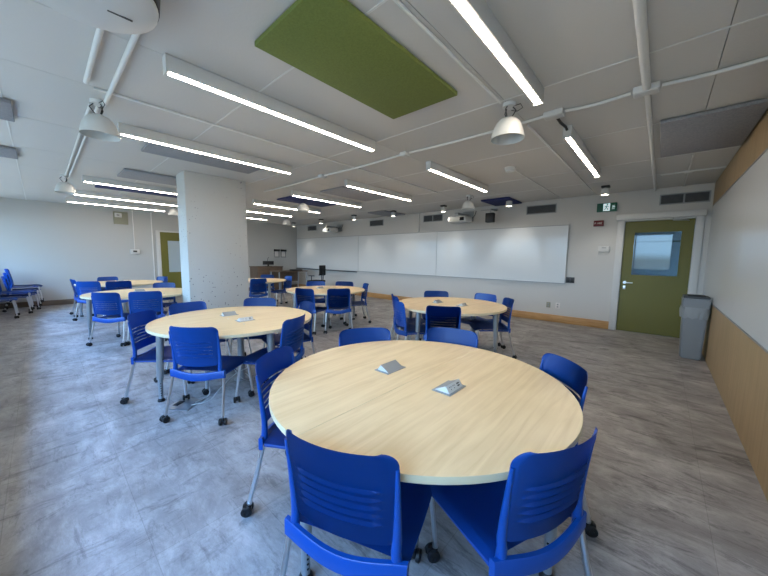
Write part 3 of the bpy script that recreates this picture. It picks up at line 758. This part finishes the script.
# floor box and cables under table B
t = thing('floor_box', 'flat open floor socket box under the edge of the table beside the pillar', 'floor box', (-3.10, .79, 0), math.radians(35))
bm = new(); box(bm, -.11, .11, -.11, .11, .0005, .008, bevel=.002); obj('cover_plate', bm, 'alu', t)
bm = new(); box(bm, -.08, -.03, -.05, .04, .008, .011, bevel=.001); obj('socket', bm, 'black', t)
def cable(pts, label, r=.0045, m='white'):
    P = [Vector(p) for p in pts]; out = []
    for i in range(len(P)-1):
        a, b, c, d = P[max(i-1, 0)], P[i], P[i+1], P[min(i+2, len(P)-1)]
        for k in range(6):
            s = k/6; out.append(.5*((2*b)+(c-a)*s+(2*a-5*b+4*c-d)*s*s+(3*b-a-3*c+d)*s**3))
    out.append(P[-1]); bm = new(); tube(bm, out, r, 8); return tag(obj('power_cable', bm, m), label, 'cable')
cable([(-3.05, .86, .012), (-3.12, 1.0, .02), (-3.3, 1.05, .12), (-3.45, 1.2, .18), (-3.4, 1.4, .08), (-3.2, 1.45, .015), (-3.1, 1.3, .1), (-3.2, 1.2, .35), (-3.25, 1.25, .703)], 'white power cable looping from the floor box up to the tabletop, wider loop')
cable([(-3.02, .82, .012), (-2.98, .95, .02), (-3.1, 1.1, .06), (-3.25, 1.3, .1), (-3.1, 1.4, .22), (-2.9, 1.3, .5), (-2.89, 1.25, .703)], 'white power cable rising from the floor box, tighter loop')
cable([(-6.3, 1.0, .006), (-6.1, .85, .006), (-6.0, 1.0, .05), (-6.1, 1.2, .3), (-6.12, 1.35, .703)], 'thin cable on the floor under the table left of the pillar', .0045, 'greyplastic')

# ------------------------------------------------------------------ waste bin
t = thing('waste_bin', 'grey square waste bin with a clear liner beside the olive door', 'bin', (.40, 6.03, 0), 0)
def frustum(bm, w0, d0, w1, d1, z0, z1, bev=.012):
    vs = box(bm, -w0, w0, -d0, d0, z0, z1)
    for v in vs:
        if abs(v.co.z-z1) < 1e-5: v.co.x *= w1/w0; v.co.y *= d1/d0
    es = list({e for v in vs for e in v.link_edges}); bmesh.ops.bevel(bm, geom=es, offset=bev, segments=3, affect='EDGES')
bm = new(); frustum(bm, .105, .13, .125, .15, .0, .70, .015); obj('body', bm, 'binplastic', t)
bm = new(); frustum(bm, .132, .158, .136, .162, .70, .84, .010); obj('lid_collar', bm, 'binplastic', t)
bm = new(); vs = box(bm, -.13, .13, -.156, .156, .841, .868, bevel=.008); obj('lid', bm, 'binlid', t)
bm = new(); box(bm, -.09, .09, -.11, .11, .868, .88, bevel=.004); obj('swing_flap', bm, 'black', t)
bm = new()
n = 40
def per(k, g, z, wv=0):
    a = 2*PI*k/n; c, s = math.cos(a), math.sin(a); p = 5
    rr_ = (abs(c)**p+abs(s)**p)**(-1/p); w = 1+wv*math.sin(k*2.7)
    return (c*rr_*(.122+g)*w, s*rr_*(.147+g)*w, z)
rg = [[bm.verts.new(per(k, g, z+(.012*math.sin(k*1.9) if j == 0 else 0), wv)) for k in range(n)] for j, (g, z, wv) in enumerate(((.016, .57, .04), (.022, .62, .04), (.026, .67, .03), (.020, .72, .01)))]
for A, B in zip(rg, rg[1:]):
    for k in range(n): bm.faces.new((A[k], A[(k+1) % n], B[(k+1) % n], B[k])).smooth = True
bmesh.ops.solidify(bm, geom=bm.faces[:], thickness=.002)
obj('bin_liner', bm, 'bag', t)

# ------------------------------------------------------------------ lectern corner
t = thing('lectern_cabinet', 'dark wood lectern cabinet against the left wall under the wall racks', 'cabinet', (-11.22, 5.78, 0))
bm = new(); box(bm, -.3, .3, -.5, .5, .04, .9); obj('body', bm, 'lectern', t)
bm = new(); box(bm, -.32, .32, -.52, .52, .9, .93, bevel=.004); obj('top', bm, 'lectern', t)
for s in (-1, 1):
    bm = new(); box(bm, .3, .318, s*.25-.235, s*.25+.235, .07, .88, bevel=.003); d = obj('door', bm, 'lectern', t)
    bm = new(); tube(bm, [(.318, s*.04, .55), (.34, s*.04, .55), (.34, s*.04, .7), (.318, s*.04, .7)], .005, 8); obj('handle', bm, 'alu', d)
t = thing('monitor', 'small black screen standing on the dark lectern cabinet', 'monitor', (-11.15, 5.82, .93), -.3)
bm = new(); box(bm, -.1, .1, -.12, .12, 0, .012, bevel=.003); obj('base', bm, 'black', t)
bm = new(); box(bm, -.015, .015, -.03, .03, .012, .08); obj('stand', bm, 'black', t)
bm = new(); box(bm, -.012, .012, -.2, .2, .06, .2, bevel=.004); obj('screen', bm, 'black', t)
t = thing('microphone', 'gooseneck microphone rising from the lectern cabinet', 'microphone', (-11.02, 5.72, .93))
bm = new(); tube(bm, [(0, 0, 0), (0, 0, .2), (.03, 0, .30), (.07, .02, .34)], .008, 8); obj('gooseneck', bm, 'black', t)
bm = new(); lathe(bm, [(0, 0), (.03, 0), (.03, .012), (0, .012)], n=16); obj('base', bm, 'black', t)
t = thing('presenter_desk', 'dark topped desk on metal legs in the room corner by the lectern', 'desk', (-10.45, 6.28, 0))
bm = new(); box(bm, -.33, .33, -.62, .62, .75, .78, bevel=.004); obj('desktop', bm, 'lectern', t)
bm = new(); box(bm, -.3, -.28, -.55, .55, .35, .75); obj('modesty_panel', bm, 'lectern', t)
for x in (-.29, .29):
    for y in (-.57, .57):
        bm = new(); tube(bm, [(x, y, 0), (x, y, .75)], .02, 10); obj('leg', bm, 'silver', t)
t = thing('document_tray', 'flat dark device lying on the presenter desk', 'device', (-10.4, 6.55, .781))
bm = new(); box(bm, -.14, .14, -.2, .2, 0, .04, bevel=.006); obj('body', bm, 'black', t)
bm = new(); box(bm, -.1, .1, -.16, .16, .04, .043); obj('panel', bm, 'wheel', t)
# black office chair
t = thing('office_chair', 'black high-backed office chair in front of the far whiteboard', 'chair', (-8.95, 6.45, 0), math.radians(105))
bm = new(); box(bm, -.23, .23, -.22, .24, .44, .50, bevel=.02); obj('seat', bm, 'fabricblack', t)
bm = new(); box(bm, -.17, .17, -.27, -.24, .68, 1.03, bevel=.015); obj('backrest', bm, 'fabricblack', t)
bm = new(); tube(bm, [(0, -.18, .45), (0, -.28, .5), (0, -.285, .8)], .018, 8); obj('back_support', bm, 'black', t)
bm = new(); tube(bm, [(0, 0, .10), (0, 0, .44)], .028, 12); obj('gas_column', bm, 'chrome', t)
for s in (-1, 1):
    bm = new(); tube(bm, [(s*.22, .0, .46), (s*.27, .0, .47), (s*.27, .0, .66)], .014, 8); box(bm, s*.27-.03, s*.27+.03, -.12, .12, .655, .68, bevel=.008); obj('armrest', bm, 'black', t)
for k in range(5):
    a = 2*PI*k/5+.3; c, s = math.cos(a), math.sin(a)
    bm = new(); tube(bm, [(0, 0, .10), (.28*c, .28*s, .07)], [.024, .014], 8); lg = obj('leg', bm, 'black', t)
    bm = new(); lathe(bm, [(0, -.02), (.027, -.02), (.027, .02), (0, .02)], (.28*c, .28*s, .028), 14, axis='x'); obj('caster', bm, 'black', lg)

# ------------------------------------------------------------------ light
w = bpy.data.worlds.new('sky'); S.world = w; w.use_nodes = True; nt = w.node_tree; bg = nt.nodes['Background']
tc = nt.nodes.new('ShaderNodeTexCoord'); sp = nt.nodes.new('ShaderNodeSeparateXYZ'); nt.links.new(tc.outputs['Generated'], sp.inputs[0])
rp = nt.nodes.new('ShaderNodeValToRGB'); nt.links.new(sp.outputs['Z'], rp.inputs[0])
E_ = rp.color_ramp.elements; E_[0].position = 0; E_[0].color = (.03, .038, .042, 1); E_[1].position = .9; E_[1].color = (.27, .62, 1.45, 1)
for p, c in ((.02, (.07, .11, .15, 1)), (.38, (.085, .15, .23, 1)), (.60, (.13, .28, .58, 1)), (.71, (.30, .68, 1.45, 1))):
    e = E_.new(p); e.color = c
nt.links.new(rp.outputs[0], bg.inputs[0]); bg.inputs[1].default_value = 66
for a, b in wins:
    ld = bpy.data.lights.new('window_portal', 'AREA'); ld.shape = 'RECTANGLE'; ld.size = b-a; ld.size_y = ZH-ZS; ld.cycles.is_portal = True
    lo = bpy.data.objects.new('window_portal', ld); COL.objects.link(lo); lo.location = ((a+b)/2, W0-.21, (ZS+ZH)/2); lo.rotation_euler = (PI/2, 0, 0)
    lo.rotation_euler = (-PI/2, 0, 0) if False else (math.radians(90), 0, 0)

for x, y in ((-.80, 6.55), (-2.5, 6.75), (-4.02, 6.62), (-5.55, 6.55), (-7.08, 6.5), (-8.8, 6.55), (-10.6, 6.6)):
    ld = bpy.data.lights.new('downlight_beam', 'SPOT'); ld.energy = 20; ld.color = (1, .95, .87); ld.spot_size = math.radians(78); ld.spot_blend = .9; ld.shadow_soft_size = .05
    lo = bpy.data.objects.new('downlight_beam', ld); COL.objects.link(lo); lo.location = (x, y, H-.16); lo.rotation_euler = (math.radians(22), 0, 0)
# ------------------------------------------------------------------ camera
yaw, pit, rol, f = .729826, -.1012, .013335, 307.642
F = Vector((-math.sin(yaw)*math.cos(pit), math.cos(yaw)*math.cos(pit), math.sin(pit))); rt = Vector((math.cos(yaw), math.sin(yaw), 0)); up = rt.cross(F)
X = math.cos(rol)*rt+math.sin(rol)*up; Y = -math.sin(rol)*rt+math.cos(rol)*up
cd = bpy.data.cameras.new('camera'); cam = bpy.data.objects.new('camera', cd); COL.objects.link(cam)
mt = Matrix((X, Y, -F)).transposed().to_4x4(); mt.translation = (0, 0, 1.35); cam.matrix_world = mt
cd.sensor_width = 36; cd.lens = f/768*36; cd.clip_start = .02; cd.clip_end = 200
S.camera = cam
S.view_settings.view_transform = 'Standard'; S.view_settings.look = 'None'; S.view_settings.exposure = -.06; S.view_settings.gamma = 1
